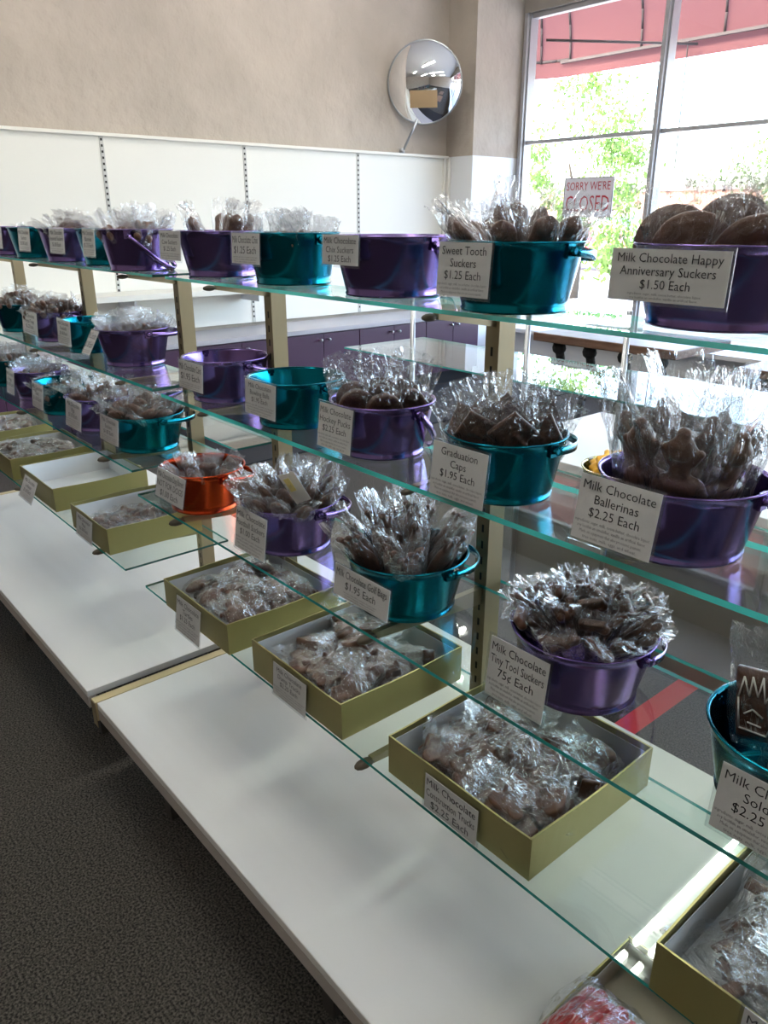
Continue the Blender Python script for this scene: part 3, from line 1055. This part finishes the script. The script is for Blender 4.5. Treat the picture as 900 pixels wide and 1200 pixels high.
# colour, x, y, D, r, h, handle drop, label spec, bucket label, filling
BK = [
    ('purple', -.490, .975, D1, .109, .099, 10, (.151, .060, -.576, .034, ['Milk Chocolate Happy', 'Anniversary Suckers', '$1.50 Each'], 2, 2),
     'purple tin bucket at the right end of the top shelf, labelled happy anniversary suckers', ('anniv', 8, dict(dip=.060, tilt=(2, 16), turn=.42), ('chocolate_anniversary_sucker', 'large round bagged sucker', 'top right purple bucket'))),
    ('teal', -.774, .912, D1, .097, .098, 6, (.099, .072, -.828, .031, ['Sweet Tooth', 'Suckers', '$1.25 Each'], 3, 4),
     'teal tin bucket on the top shelf with sweet tooth suckers price label', ('tooth', 13, dict(dip=.045, tilt=(4, 44)), ('chocolate_tooth_sucker', 'oblong bagged sucker', 'sweet tooth bucket'))),
    ('purple', -1.076, .937, D1, .105, .100, 34, (.098, .048, -1.132, .026, [MC, 'Chix Suckers', '$1.25 Each'], 0, 3),
     'empty-looking purple tin bucket on the top shelf, just left of the sweet tooth bucket', None),
    ('teal', -1.401, .945, D1, .096, .101, 22, (.105, .058, -1.469, .028, [MC + ' Chix', '$1.25 Each'], 3, 3),
     'teal tin bucket on the top shelf with wispy, nearly empty clear bags', ('wispy', 8, dict(dip=.075, tilt=(2, 24)), ('chocolate_chick', 'wispy bagged chocolate', 'middle teal top-shelf bucket'))),
    ('purple', -1.700, .945, D1, .098, .101, 20, (.105, .064, -1.80, .027, [MC, 'Cow Suckers', '$1.25 Each'], 3, 3),
     'purple tin bucket with three or four brown bagged sticks on the top shelf', ('tooth', 6, dict(dip=.050, tilt=(4, 24)), ('chocolate_cow_sucker', 'bagged chocolate stick', 'purple cow-sucker bucket'))),
    ('purple', -2.030, .885, D1, .092, .102, 44, None,
     'purple tin bucket with slanting strap handle and heaped clear bags, top shelf', ('wispy', 13, dict(dip=.062, tilt=(4, 38)), ('chocolate_cluster', 'puffy bagged chocolate', 'purple slanting-handle bucket'))),
    ('teal', -2.330, .93, D1, .090, .100, 10, (.085, .070, -2.270, .027, [MC, 'Bunnies', '$1.25 Each'], 3, 4),
     'teal top-shelf tin bucket half hidden behind its label, right of the round brown chocolates', None),
    ('purple', -2.610, .92, D1, .094, .099, 12, (.120, .066, -2.50, .028, [MC, 'Assorted Suckers', '$1.00 Each'], 2, 4),
     'purple tin bucket heaped with round brown chocolates on the far top shelf', ('round', 14, dict(dip=.055, tilt=(4, 40)), ('chocolate_round_sucker', 'round bagged chocolate', 'far purple top-shelf bucket'))),
    ('teal', -2.93, .92, D1, .094, .099, 12, (.110, .066, -2.80, .031, [MC, 'Suckers', '$1.00 Each'], 2, 4),
     'teal tin bucket, second from the left end of the top shelf', ('round', 4, dict(dip=.085, tilt=(4, 20)), ('chocolate_round_sucker', 'half-hidden bagged chocolate', 'far teal top-shelf bucket'))),
    ('purple', -3.24, .92, D1, .094, .099, 12, (.110, .066, -3.10, .030, [MC, 'Hearts', '$1.00 Each'], 2, 4),
     'purple tin bucket at the left end of the top shelf', None),
    # second shelf
    ('purple', -.464, .898, D2, .104, .098, 9, (.112, .083, -.540, .299, [MC, 'Ballerinas', '$2.25 Each'], 4, 9),
     'large purple tin bucket of chocolate ballerinas at the right of the second shelf', ('baller', 9, dict(dip=.070, tilt=(3, 24), ring=.62), ('chocolate_ballerina', 'bagged chocolate ballerina', 'large purple bucket'))),
    ('teal', -.749, .883, D2, .092, .098, 6, (.110, .082, -.805, .312, ['Graduation', 'Caps', '$1.95 Each'], 4, 6),
     'teal tin bucket of chocolate graduation caps on the second shelf', ('cap', 9, dict(dip=.045, tilt=(4, 30), ring=.66, turn=.8), ('chocolate_graduation_cap', 'bagged graduation cap', 'teal second-shelf bucket'))),
    ('purple', -1.048, .888, D2, .094, .097, 44, (.095, .078, -1.101, .305, [MC, 'Hockey Pucks', '$2.25 Each'], 4, 7),
     'purple tin bucket of chocolate hockey pucks with its handle hanging down', ('puck', 7, dict(dip=.050, tilt=(2, 18), turn=.9), ('chocolate_hockey_puck', 'bagged chocolate puck', 'purple bucket'))),
    ('teal', -1.326, .890, D2, .099, .097, 8, (.110, .068, -1.352, .300, [MC, 'Bowling Balls', '$1.95 Each'], 4, 4),
     'empty open teal tin bucket with bowling balls price label', None),
    ('purple', -1.629, .896, D2, .099, .100, 18, (.112, .062, -1.656, .302, [MC + ' Cars', '$1.95 Each'], 3, 4),
     'empty open purple tin bucket at the left end of the nearer second shelf', None),
    ('purple', -2.222, .925, D2, .104, .105, 4, (.055, .070, -2.248, .298, [MC, '$1.00 Each'], 2, 30),
     'purple tin bucket with brown clusters in wispy bags, right end of far second shelf', ('wispy', 13, dict(dip=.070, tilt=(4, 34)), ('chocolate_cluster', 'wispy bagged cluster', 'purple far second-shelf bucket'))),
    ('teal', -2.530, .915, D2, .090, .100, 10, (.110, .074, -2.545, .293, [MC, 'Footballs', '$1.00 Each'], 4, 4),
     'empty open teal tin bucket on the far second shelf', None),
    ('purple', -2.850, .925, D2, .099, .101, 10, (.150, .072, -2.90, .297, [MC, 'Pretzel Twigs', '$1.25 Each'], 2, 4),
     'purple tin bucket bristling with brown chocolate twigs on the far second shelf', ('twig', 20, dict(dip=.040, tilt=(4, 52)), ('chocolate_twig', 'spiky bagged twig', 'purple far second-shelf bucket'))),
    ('teal', -3.190, .90, D2, .095, .101, 10, None,
     'teal tin bucket bristling with brown twigs at the left end of the far second shelf', ('twig', 14, dict(dip=.040, tilt=(4, 46)), ('chocolate_twig', 'spiky bagged twig', 'teal leftmost second-shelf bucket'))),
    # third shelf
    ('teal', -.245, .835, D3, .101, .099, 10, (.110, .082, -.283, .554, [MC, 'Soldiers', '$2.25 Each'], 4, 6),
     'teal tin bucket cut by the right edge of the picture on the third shelf', ('bar', 4, dict(dip=.048, tilt=(3, 12), turn=.28), ('chocolate_bar', 'flat bagged chocolate bar', 'teal bucket at right edge'))),
    ('purple', -.552, .845, D3, .101, .099, 14, (.103, .092, -.630, .553, [MC, 'Tiny Tool Suckers', '75¢ Each'], 4, 6),
     'purple tin bucket packed with tiny chocolate tools on the third shelf', ('tool', 30, dict(dip=.028, tilt=(3, 46)), ('chocolate_tool', 'tiny chocolate tool', 'purple tool bucket'))),
    ('teal', -.912, .829, D3, .106, .101, 8, (.143, .055, -.970, .553, [MC + ' Golf Bags', '$1.95 Each'], 3, 7),
     'teal tin bucket of chocolate golf bags on the third shelf', ('golf', 13, dict(dip=.052, tilt=(3, 34)), ('chocolate_golf_bag', 'wrapped chocolate golf bag', 'teal third-shelf bucket'))),
    ('purple', -1.270, .825, D3, .102, .102, 10, (.112, .086, -1.300, .541, [MC, 'Football Suckers', '$1.00 Each'], 4, 8),
     'purple tin bucket packed with football suckers on the third shelf', ('foot', 20, dict(dip=.040, tilt=(3, 44)), ('chocolate_football', 'bagged football sucker', 'purple bucket beside orange'))),
    ('orange', -1.595, .796, D3, .097, .099, 12, (.134, .066, -1.608, .528, [MC + ' Dog Bones', 'NOT FOR DOGS', '$1.00 Each'], 0, 12),
     'orange tin bucket at the left end of the nearer third shelf', ('bone', 9, dict(dip=.072, tilt=(3, 30)), ('chocolate_bone', 'bagged chocolate bone', 'orange bucket'))),
    ('teal', -2.030, .852, .60, .106, .101, 5, (.120, .068, -2.06, .495, [MC, 'Suckers', '$1.00 Each'], 3, 7),
     'teal tin bucket packed with flat brown chocolates, right end of far third shelf', ('round', 17, dict(dip=.036, tilt=(6, 42), sc=1.1), ('chocolate_disc', 'flat bagged disc', 'teal bucket above empty box'))),
    ('purple', -2.330, .842, .60, .100, .101, 10, (.120, .080, -2.31, .493, [MC, 'Pigs', '$1.00 Each'], 4, 8),
     'purple tin bucket of round brown chocolates, just left of the packed teal one', ('round', 11, dict(dip=.045, tilt=(4, 36), sc=1.1), ('chocolate_disc', 'bagged round chocolate', 'far purple third-shelf bucket'))),
    ('teal', -2.610, .835, .60, .098, .101, 10, (.100, .076, -2.60, .49, [MC, 'Stars', '$1.00 Each'], 3, 8),
     'teal tin bucket with clear bags level with its rim on the far third shelf', ('wispy', 7, dict(dip=.085, tilt=(4, 40)), ('chocolate_star', 'low bagged chocolate', 'middle teal third-shelf bucket'))),
    ('purple', -2.890, .842, .60, .098, .101, 10, (.080, .080, -2.90, .49, [MC, 'Frogs', '$1.00 Each'], 3, 8),
     'purple tin bucket with a peaked clear bag, second from left on third shelf', ('wispy', 6, dict(dip=.078, tilt=(2, 20)), ('chocolate_frog', 'peaked bagged chocolate', 'second-leftmost third-shelf bucket'))),
    ('teal', -3.200, .840, .60, .098, .101, 10, None,
     'teal tin bucket at the left end of the far third shelf', ('wispy', 11, dict(dip=.060, tilt=(4, 34)), ('chocolate_star', 'pale bagged chocolate', 'leftmost third-shelf bucket'))),
]
for c, x, y, D, r, h, hang, lab, label, fill in BK:
    bucket(c, x, y, D, r, h, label, hang, lab)
    if fill:
        k, n, kw, cl = fill
        fill_bucket(k, x, y, D, r, h, n, cl, **kw)

# loose bags and the white-and-yellow folded paper among the football suckers
t = thing('folded_leaflet', 'white folded leaflet with a yellow patch stuck among the football suckers', 'leaflet', (-1.19, .80, EYE - D3 + .115), (math.radians(18), math.radians(-24), math.radians(20)))
bm = bmesh.new()
for i, (a, b) in enumerate(((0, .026), (.026, .034))):
    f = bm.faces.new([bm.verts.new(p) for p in ((-.013 + a, .0 + .004 * i, 0), (-.013 + b, .006, 0), (-.013 + b, .006, .066), (-.013 + a, .004 * i, .072))])
obj('leaf', mesh('leaf', bm, paper), t).modifiers.new('s', 'SOLIDIFY').thickness = .0006
bm = bmesh.new()
box(bm, -.006, .008, -.0015, -.0008, .030, .060)
obj('yellow_patch', mesh('yellow_patch', bm, mat('pale_yellow', (.75, .65, .25), .6)), t)

# gold bucket with yellow paper, on the back side shelf
g_ = bucket('gold', -.94, 1.535, D3, .095, .10, 'gold tin bucket with crumpled yellow paper behind the bucket of ballerinas', 60)
bm = bmesh.new()
sph(bm, (0, 0, 0), (.070, .070, .034), 4)
for v in bm.verts:
    n_v = math.sin(v.co.x * 160) * math.cos(v.co.y * 140 + 2) + math.sin(v.co.z * 210 + v.co.x * 80)
    v.co += v.co.normalized() * .008 * n_v
obj_y = obj('crumpled_paper', mesh('crumpled_paper', bm, yellow_m), None, (-.94, 1.535, EYE - D3 + .095))
tag(obj_y, 'crumpled yellow paper heaped inside the gold bucket', 'paper')


# ------------------------------------------------------------------ gold boxes
def gold_box(x0, x1, y0, y1, D, h, label, lab=None, rot=0, liner_up=False):
    z = EYE - D + .0005
    cx, cy = (x0 + x1) / 2, (y0 + y1) / 2
    t = thing('gold_box', label, 'box', (cx, cy, z), (0, 0, math.radians(rot)), 'open gold boxes on the glass shelves')
    a, b_, th = (x1 - x0) / 2, (y1 - y0) / 2, .003
    # four walls as one folded tray, gold outside
    bm = bmesh.new()
    box(bm, -a, a, -b_, b_, 0, .002)
    N = 10

    def wall(p, q, nrm, bow):
        rows = []
        for i in range(N + 1):
            f = i / N
            P = Vector(p).lerp(Vector(q), f)
            k = math.sin(f * math.pi) * bow
            zt = h + .0015 * math.sin(f * 7 + p[0] * 9)
            o1 = Vector((nrm[0], nrm[1], 0))
            rows.append([bm.verts.new(v) for v in (P + Vector((0, 0, .001)), P + o1 * k + Vector((0, 0, zt)), P + o1 * (k - th) + Vector((0, 0, zt)), P - o1 * th + Vector((0, 0, .001)))])
        for m_, n2 in zip(rows, rows[1:]):
            for i in range(4):
                bm.faces.new((m_[i], m_[(i + 1) % 4], n2[(i + 1) % 4], n2[i]))
    wall((-a, -b_, 0), (a, -b_, 0), (0, -1), .002)
    wall((a, -b_, 0), (a, b_, 0), (1, 0), .002)
    wall((a, b_, 0), (-a, b_, 0), (0, 1), .002)
    wall((-a, b_, 0), (-a, -b_, 0), (-1, 0), .002)
    obj('tray', mesh('tray', bm, gold_card), t)
    # white lining
    i_ = .0042
    hh = h * (.96 if liner_up else .86)
    bm = bmesh.new()
    box(bm, -a + i_, a - i_, -b_ + i_, b_ - i_, .0025, .0035)
    for q in ((-a + i_, -a + i_ + .001, -b_ + i_, b_ - i_, .0035, hh), (a - i_ - .001, a - i_, -b_ + i_, b_ - i_, .0035, hh), (-a + i_ + .001, a - i_ - .001, -b_ + i_, -b_ + i_ + .001, .0035, hh), (-a + i_ + .001, a - i_ - .001, b_ - i_ - .001, b_ - i_, .0035, hh)):
        box(bm, *q)
    obj('lining', mesh('lining', bm, liner), t)
    if lab:
        lw, lh, lx, ztop, lines, fine, tilt = lab
        price_label(t, lw, lh, lines, (lx + lw / 2 - cx, -b_ - .006, D - ztop), tilt, fine)
    return t


GB = [
    (-.305, .003, .690, 1.000, D4, .078, 'gold box of chocolate airplanes at the lower right corner', (.112, .075, -.195, .805, [MC, 'Airplanes', '$2.25 Each'], 3, 3), ('plane', 3, 4, 2, ('chocolate_airplane', 'bagged airplane', 'lower right box'))),
    (-.815, -.507, .704, 1.012, D4, .076, 'nearest full gold box, with construction trucks price label', (.114, .064, -.717, .827, [MC, 'Construction Trucks', '$2.25 Each'], 0, 2), ('truck', 5, 4, 2, ('chocolate_truck', 'bagged construction truck', 'nearest gold box'))),
    (-1.240, -.934, .695, 1.003, D4, .076, 'gold box of dump trucks between two other full gold boxes', (.112, .070, -1.148, .822, [MC, 'Dump Trucks', '$2.25 Each'], 4, 4), ('truck', 4, 4, 2, ('chocolate_dump_truck', 'bagged dump truck', 'middle gold box'))),
    (-1.633, -1.326, .686, .985, D4, .073, 'gold box of turtles at the left end of the nearer lowest shelf', (.116, .086, -1.551, .828, [MC, 'Turtles', '$1.25 Each'], 4, 8), ('turtle', 4, 4, 2, ('chocolate_turtle', 'bagged turtle', 'gold turtle box'))),
    (-2.228, -1.950, .676, .955, .862, .075, 'gold box at the right end of the far lowest shelf with mostly pale bags', (.118, .064, -2.160, .793, [MC, 'Mice', '$1.00 Each'], 3, 8), ('bone', 4, 4, 1, ('chocolate_mouse', 'pale bagged chocolate', 'right far gold box'))),
    (-2.716, -2.383, .678, .985, .862, .075, 'empty gold box with white lining on the far lowest shelf', (.125, .070, -2.640, .800, [MC, 'Lollipops', '$1.00 Each'], 3, 25), None),
    (-3.120, -2.800, .672, .960, .862, .075, 'gold box of dark bagged chocolates, just left of the empty gold box', None, ('turtle', 4, 4, 2, ('chocolate_morsel', 'dark bagged chocolate', 'box left of empty'))),
    (-3.560, -3.235, .672, .960, .862, .075, 'gold box at the left end of the far lowest shelf', None, ('bone', 4, 3, 2, ('chocolate_stick', 'pale bagged chocolate', 'leftmost gold box'))),
]
for x0, x1, y0, y1, D, h, label, lab, fill in GB:
    gold_box(x0, x1, y0, y1, D, h, label, lab, liner_up=fill is None)
    if fill:
        fill_box(fill[0], x0, x1, y0, y1, EYE - D, fill[1], fill[2], fill[3], fill[4])
# a clear bag and card lying behind the pale chocolates
# ------------------------------------------------------------------ box of bagged red candy on the deck, bottom right
zc = EYE - D5
cb = gold_box(-.455, -.10, .56, .925, D5, .055, 'brown gold box of wrapped red candy on the white deck at the bottom right', None)
for c_ in cb.children:
    if c_.name.startswith('lining'):
        c_.data.materials[0] = mat('kraft_lining', (.36, .32, .25), .8)
bm = bmesh.new()
for k in range(7):
    a, b2 = (-.06 + .02 * k * .5, -.05 + .013 * k), (.05 + .004 * k, .06 - .006 * k)
    cyl(bm, (-.05 + .011 * k, -.06, .018 + .006 * (k % 3)), (-.035 + .013 * k, .055, .030 + .006 * (k % 2)), .009, .009, 10)
    sph(bm, (-.035 + .013 * k, .055, .030 + .006 * (k % 2)), .009)
t = thing('red_candy_bag', 'clear bag of red candy sticks in the box on the white deck, bottom right', 'candy', (-.385, .715, zc + .01))
obj('candy_sticks', mesh('candy_sticks', bm, red_candy), t)
t.scale = (1.35, 1.25, 1.7)
w1 = wrapper('wrapper', .12, .17, .05, .08, .15, 77, 1.1, .2)
obj('wrapper', w1, t, (0, -.09, .026), (math.radians(-90), 0, 0))
t = thing('blue_candy_bag', 'clear bag of pale blue candy beside the red candy on the white deck', 'candy', (-.245, .735, zc + .01))
bm = bmesh.new()
sph(bm, (0, 0, .026), (.034, .04, .020), 3)
sph(bm, (.02, .03, .026), (.020, .022, .016), 3)
obj('candy', mesh('candy', bm, blue_candy), t)
obj('wrapper', w1, t, (0, -.09, .026), (math.radians(-90), 0, 0))

# ------------------------------------------------------------------ second display unit (chrome posts, glass top, white deck)
u = thing('chrome_display_table', 'low chrome-post display unit with white deck between the shelves and the window', 'display table', (-1.2, 2.3, 0))
for x, y in ((-2.39, 2.19), (-1.785, 2.19), (-1.385, 2.19), (-.60, 2.19), (-.25, 2.62)):
    bm = bmesh.new()
    cyl(bm, (0, 0, 0), (0, 0, EYE - .27), .010, n=14)
    obj('post', mesh('post', bm, chrome), u, (x + 1.2, y - 2.3, 0))
B('deck', white_paint, [(-.60, 1.5, -.28, .42, .66, .70)], u, bev=.003)
B('deck_fascia', mat('grey_fascia', (.30, .28, .26), .5), [(-.595, 1.49, -.279, -.26, .625, .66)], u)
B('lower_deck', mat('grey_deck', (.34, .32, .30), .4), [(-.58, 1.48, -.27, .40, .535, .548)], u, bev=.003)
B('kick_panel', mat('grey_fascia', (.3, .28, .26), .5), [(-.58, 1.48, -.10, .30, 0, .535)], u)
o = glass_shelf(-2.57, .30, 1.97, 2.42, .50, 'glass top shelf of the low chrome display unit behind the gondola')
o['group'] = 'glass display shelves'
# wooden table with black scroll legs by the window
tb = thing('wooden_table', 'brown wooden table with black scroll legs in front of the window', 'table', (-2.8, 4.45, 0))
B('table_top', wood, [(-.52, .52, -.32, .32, .69, .745)], tb, bev=.006)
for x in (-.36, -.12, .14, .38):
    bm = bmesh.new()
    pts = []
    for k in range(13):
        a = k / 12
        pts.append(Vector((x, -.26 + .05 * math.sin(a * 7), .69 - a * .69)))
    for p, q2 in zip(pts, pts[1:]):
        cyl(bm, p, q2, .030 - .012 * ((pts.index(p) % 12) / 12), n=8)
    sph(bm, (x, -.24, .65), (.05, .04, .045), 2)
    obj('leg', mesh('leg', bm, black), tb)
B('stretcher', black, [(-.40, .42, -.28, -.25, .10, .13)], tb)
t2 = thing('dark_table', 'dark table with a scalloped apron at the right, behind the ballerinas', 'table', (-1.35, 4.3, 0))
B('table_top', wood, [(-.50, .60, -.32, .32, .69, .73)], t2, bev=.004)
bm = bmesh.new()
box(bm, -.48, .58, -.31, -.29, .62, .69)
for k in range(26):
    cyl(bm, (-.47 + k * .041, -.31, .62), (-.47 + k * .041, -.29, .62), .020, n=12)
obj('scalloped_apron', mesh('scalloped_apron', bm, black), t2)
for x in (-.42, .5):
    for y in (-.26, .26):
        bm = bmesh.new()
        cyl(bm, (x, y, 0), (x, y, .69), .018, .025, 10)
        obj('leg', mesh('leg', bm, black), t2)

# sign in the window
sg = thing('closed_sign', 'white window sign with red lettering reading sorry we are closed', 'sign', (-4.46, YW + .056, EYE + .03))
B('board', sign_white, [(-.26, .26, 0, .006, -.02, .31)], sg)
B('border', mat('sign_border', (.30, .25, .30), .5), [(-.26, .26, -.002, -.0005, .302, .31), (-.26, .26, -.002, -.0005, -.02, -.012), (-.26, -.252, -.002, -.0005, -.012, .302), (.252, .26, -.002, -.0005, -.012, .302)], sg)
obj('lettering', text_mesh([("SORRY WE'RE", .10, .205, 0, .46), ('CLOSED', .19, .03, 0, .46)], (sign_red,)), sg, (0, -.003, 0))

# ------------------------------------------------------------------ outside
struct('ground', asphalt, [(-60, 40, YW + .2, 80, -.12, -.02)])
aw = thing('awning', 'red cloth awning with curved metal ribs outside the window', 'awning', (0, YW + .2, 0))
# profile from the wall over and down, then a short valance; the left end is rounded
P = []
for k in range(13):
    a = math.pi / 2 * k / 12
    P.append((.05 + 1.10 * math.sin(a), EYE + 1.56 + 1.25 * math.cos(a)))
XL, XR = -5.75, 3.5
bm = bmesh.new()
cols = []
for k in range(8):
    a = math.pi / 2 * (1 - k / 8)
    cols.append([(XL - math.sin(a) * (p[0] - .05) * .75, .05 + (p[0] - .05) * math.cos(a), p[1]) for p in P])
cols.append([(XL, p[0], p[1]) for p in P])
xs = [XL + .42 * k for k in range(1, 24)]
for x in xs:
    cols.append([(x, p[0], p[1]) for p in P])
for c in cols:                                    # valance
    x, y, z = c[-1]
    c.append((x, y, z - .16))
V = [[bm.verts.new(p) for p in c] for c in cols]
for a, b in zip(V, V[1:]):
    for i in range(len(a) - 1):
        f = bm.faces.new((a[i], a[i + 1], b[i + 1], b[i]))
        f.smooth = True
bmesh.ops.remove_doubles(bm, verts=bm.verts, dist=.001)
obj('cloth', mesh('cloth', bm, awning_red), aw)
for ci in (3, 6, 8, 10, 12, 14, 16, 18, 20, 22, 24, 26, 28, 30):
    c = cols[ci]
    bm = bmesh.new()
    for p, q2 in zip(c[:-1], c[1:-1]):
        cyl(bm, Vector(p) - Vector((0, .02, .02)), Vector(q2) - Vector((0, .02, .02)), .012, n=6)
    obj('rib', mesh('rib', bm, rib_metal), aw)
bm = bmesh.new()
box(bm, XL - .1, XR, 1.10, 1.13, EYE + 1.525, EYE + 1.55)
for x in (-5.2, -2.4, .4, 3):
    cyl(bm, (x, .05, EYE + 1.52), (x + .9, 1.10, EYE + 1.49), .012, n=6)
for c, d in zip(cols[:9], cols[1:9]):
    cyl(bm, Vector(c[-2]), Vector(d[-2]), .014, n=6)
obj('frame_bar', mesh('frame_bar', bm, mat('bar_metal', (.06, .05, .05), .7)), aw)
bm = bmesh.new()
cyl(bm, (-4.38, YW + 1.305, EYE + .45), (-4.40, YW + 1.305, EYE + 1.53), .006, n=6)
tag(obj('hanging_cord', mesh('hanging_cord', bm, black)), 'thin dark cord hanging outside below the awning', 'cord')


def tree(x, y, h, cr, label, n, seed):
    rr = random.Random(seed)
    t = thing('leafy_tree', label, 'tree', (x, y, 0))
    bm = bmesh.new()
    cyl(bm, (0, 0, -.02), (.1, 0, h * .45), .16, .10, 10)
    for k in range(3):
        a = k * 2.1 + 1
        cyl(bm, (.08, 0, h * .32 + k * .08), (math.cos(a) * cr * .7, math.sin(a) * cr * .7, h * .55 + k * .15), .05, .02, 6)
    obj('trunk', mesh('trunk', bm, bark), t)
    bm = bmesh.new()
    cl = [(Vector((rr.gauss(0, cr * .55), rr.gauss(0, cr * .5), h * .62 + rr.gauss(0, cr * .42))), rr.uniform(.25, .6)) for _ in range(34)]
    for i in range(n):
        c, r = cl[i % len(cl)]
        p = c + Vector((rr.gauss(0, r * .5), rr.gauss(0, r * .5), rr.gauss(0, r * .4)))
        e = Euler((rr.uniform(0, 6), rr.uniform(0, 6), rr.uniform(0, 6))).to_matrix()
        s = rr.uniform(.035, .065)
        bm.faces.new([bm.verts.new(p + e @ Vector(q)) for q in ((-s, 0, 0), (0, -s * .5, 0), (s, 0, 0), (0, s * .5, 0))])
    f = obj('foliage', mesh('foliage', bm, leafm, norm=False), t)
    f['kind'] = 'stuff'


tree(-9.6, 13.0, 3.7, 1.9, 'sunlit green tree outside behind the closed sign', 7000, 3)
tree(-6.4, 14.5, 3.4, .9, 'small green tree outside right of the window mullion', 1600, 9)
# brick building across the street
bb = thing('brick_building', 'low brick building across the street with a teal window', 'building', (-25.5, 40, -.6))
B('wall', mortar, [(-7, 7, 0, 4, 0, 3.4)], bb)
bm = bmesh.new()
for r_i in range(26):
    for c_i in range(34):
        x = -6.95 + c_i * .41 + (.2 if r_i % 2 else 0)
        if x + .39 > 7:
            continue
        box(bm, x, x + .39, -.03, .01, .02 + r_i * .13, .02 + r_i * .13 + .115)
o = obj('brick', mesh('brick', bm, brick_m), bb)
o['kind'] = 'stuff'
wn = B('window', white_paint, [(-2.1, 0.2, -.10, -.03, .7, 2.3)], bb)
B('window_pane', mat('teal_pane', (.12, .33, .36), .2), [(-1.95, .05, -.12, -.10, .85, 2.15)], wn)
B('roof', mat('roof', (.2, .17, .16), .8), [(-7.2, 7.2, -.2, 4.2, 3.4, 3.6)], bb)
cr_ = thing('red_car', 'red car parked in the street outside', 'car', (-15.0, 20.8, -.02))
bm = bmesh.new()
prof = [(-2.1, .35), (-2.15, .75), (-1.5, .92), (-.8, 1.38), (.6, 1.40), (1.25, .95), (2.1, .82), (2.15, .35)]
va = [bm.verts.new((x, -.85, z)) for x, z in prof]
vb = [bm.verts.new((x, .85, z)) for x, z in prof]
bm.faces.new(va)
bm.faces.new(vb[::-1])
for i in range(8):
    bm.faces.new((va[i], va[(i + 1) % 8], vb[(i + 1) % 8], vb[i]))
obj('body', mesh('body', bm, car_red), cr_, bev=.05)
B('side_window', car_glass, [(-.75, .5, -.87, -.85, .95, 1.28)], cr_)
bm = bmesh.new()
for x in (-1.35, 1.35):
    pass
for x in (-1.35, 1.35):
    for y in (-.80, .80):
        bm = bmesh.new()
        cyl(bm, (x, y - .1, .32), (x, y + .1, .32), .32, n=20)
        obj('wheel', mesh('wheel', bm, black), cr_)
bm = bmesh.new()
rr = random.Random(5)
for i in range(900):
    p = Vector((rr.gauss(0, .5), rr.gauss(0, .4), .55 + rr.gauss(0, .25)))
    e = Euler((rr.uniform(0, 6), rr.uniform(0, 6), rr.uniform(0, 6))).to_matrix()
    bm.faces.new([bm.verts.new(p + e @ Vector(q)) for q in ((-.09, 0, 0), (0, -.05, 0), (.09, 0, 0), (0, .05, 0))])
bs = obj('leafy_bush', mesh('leafy_bush', bm, leafm, norm=False), None, (-11.35, 17.4, 0))
tag(bs, 'round green bush outside in front of the brick building', 'bush')
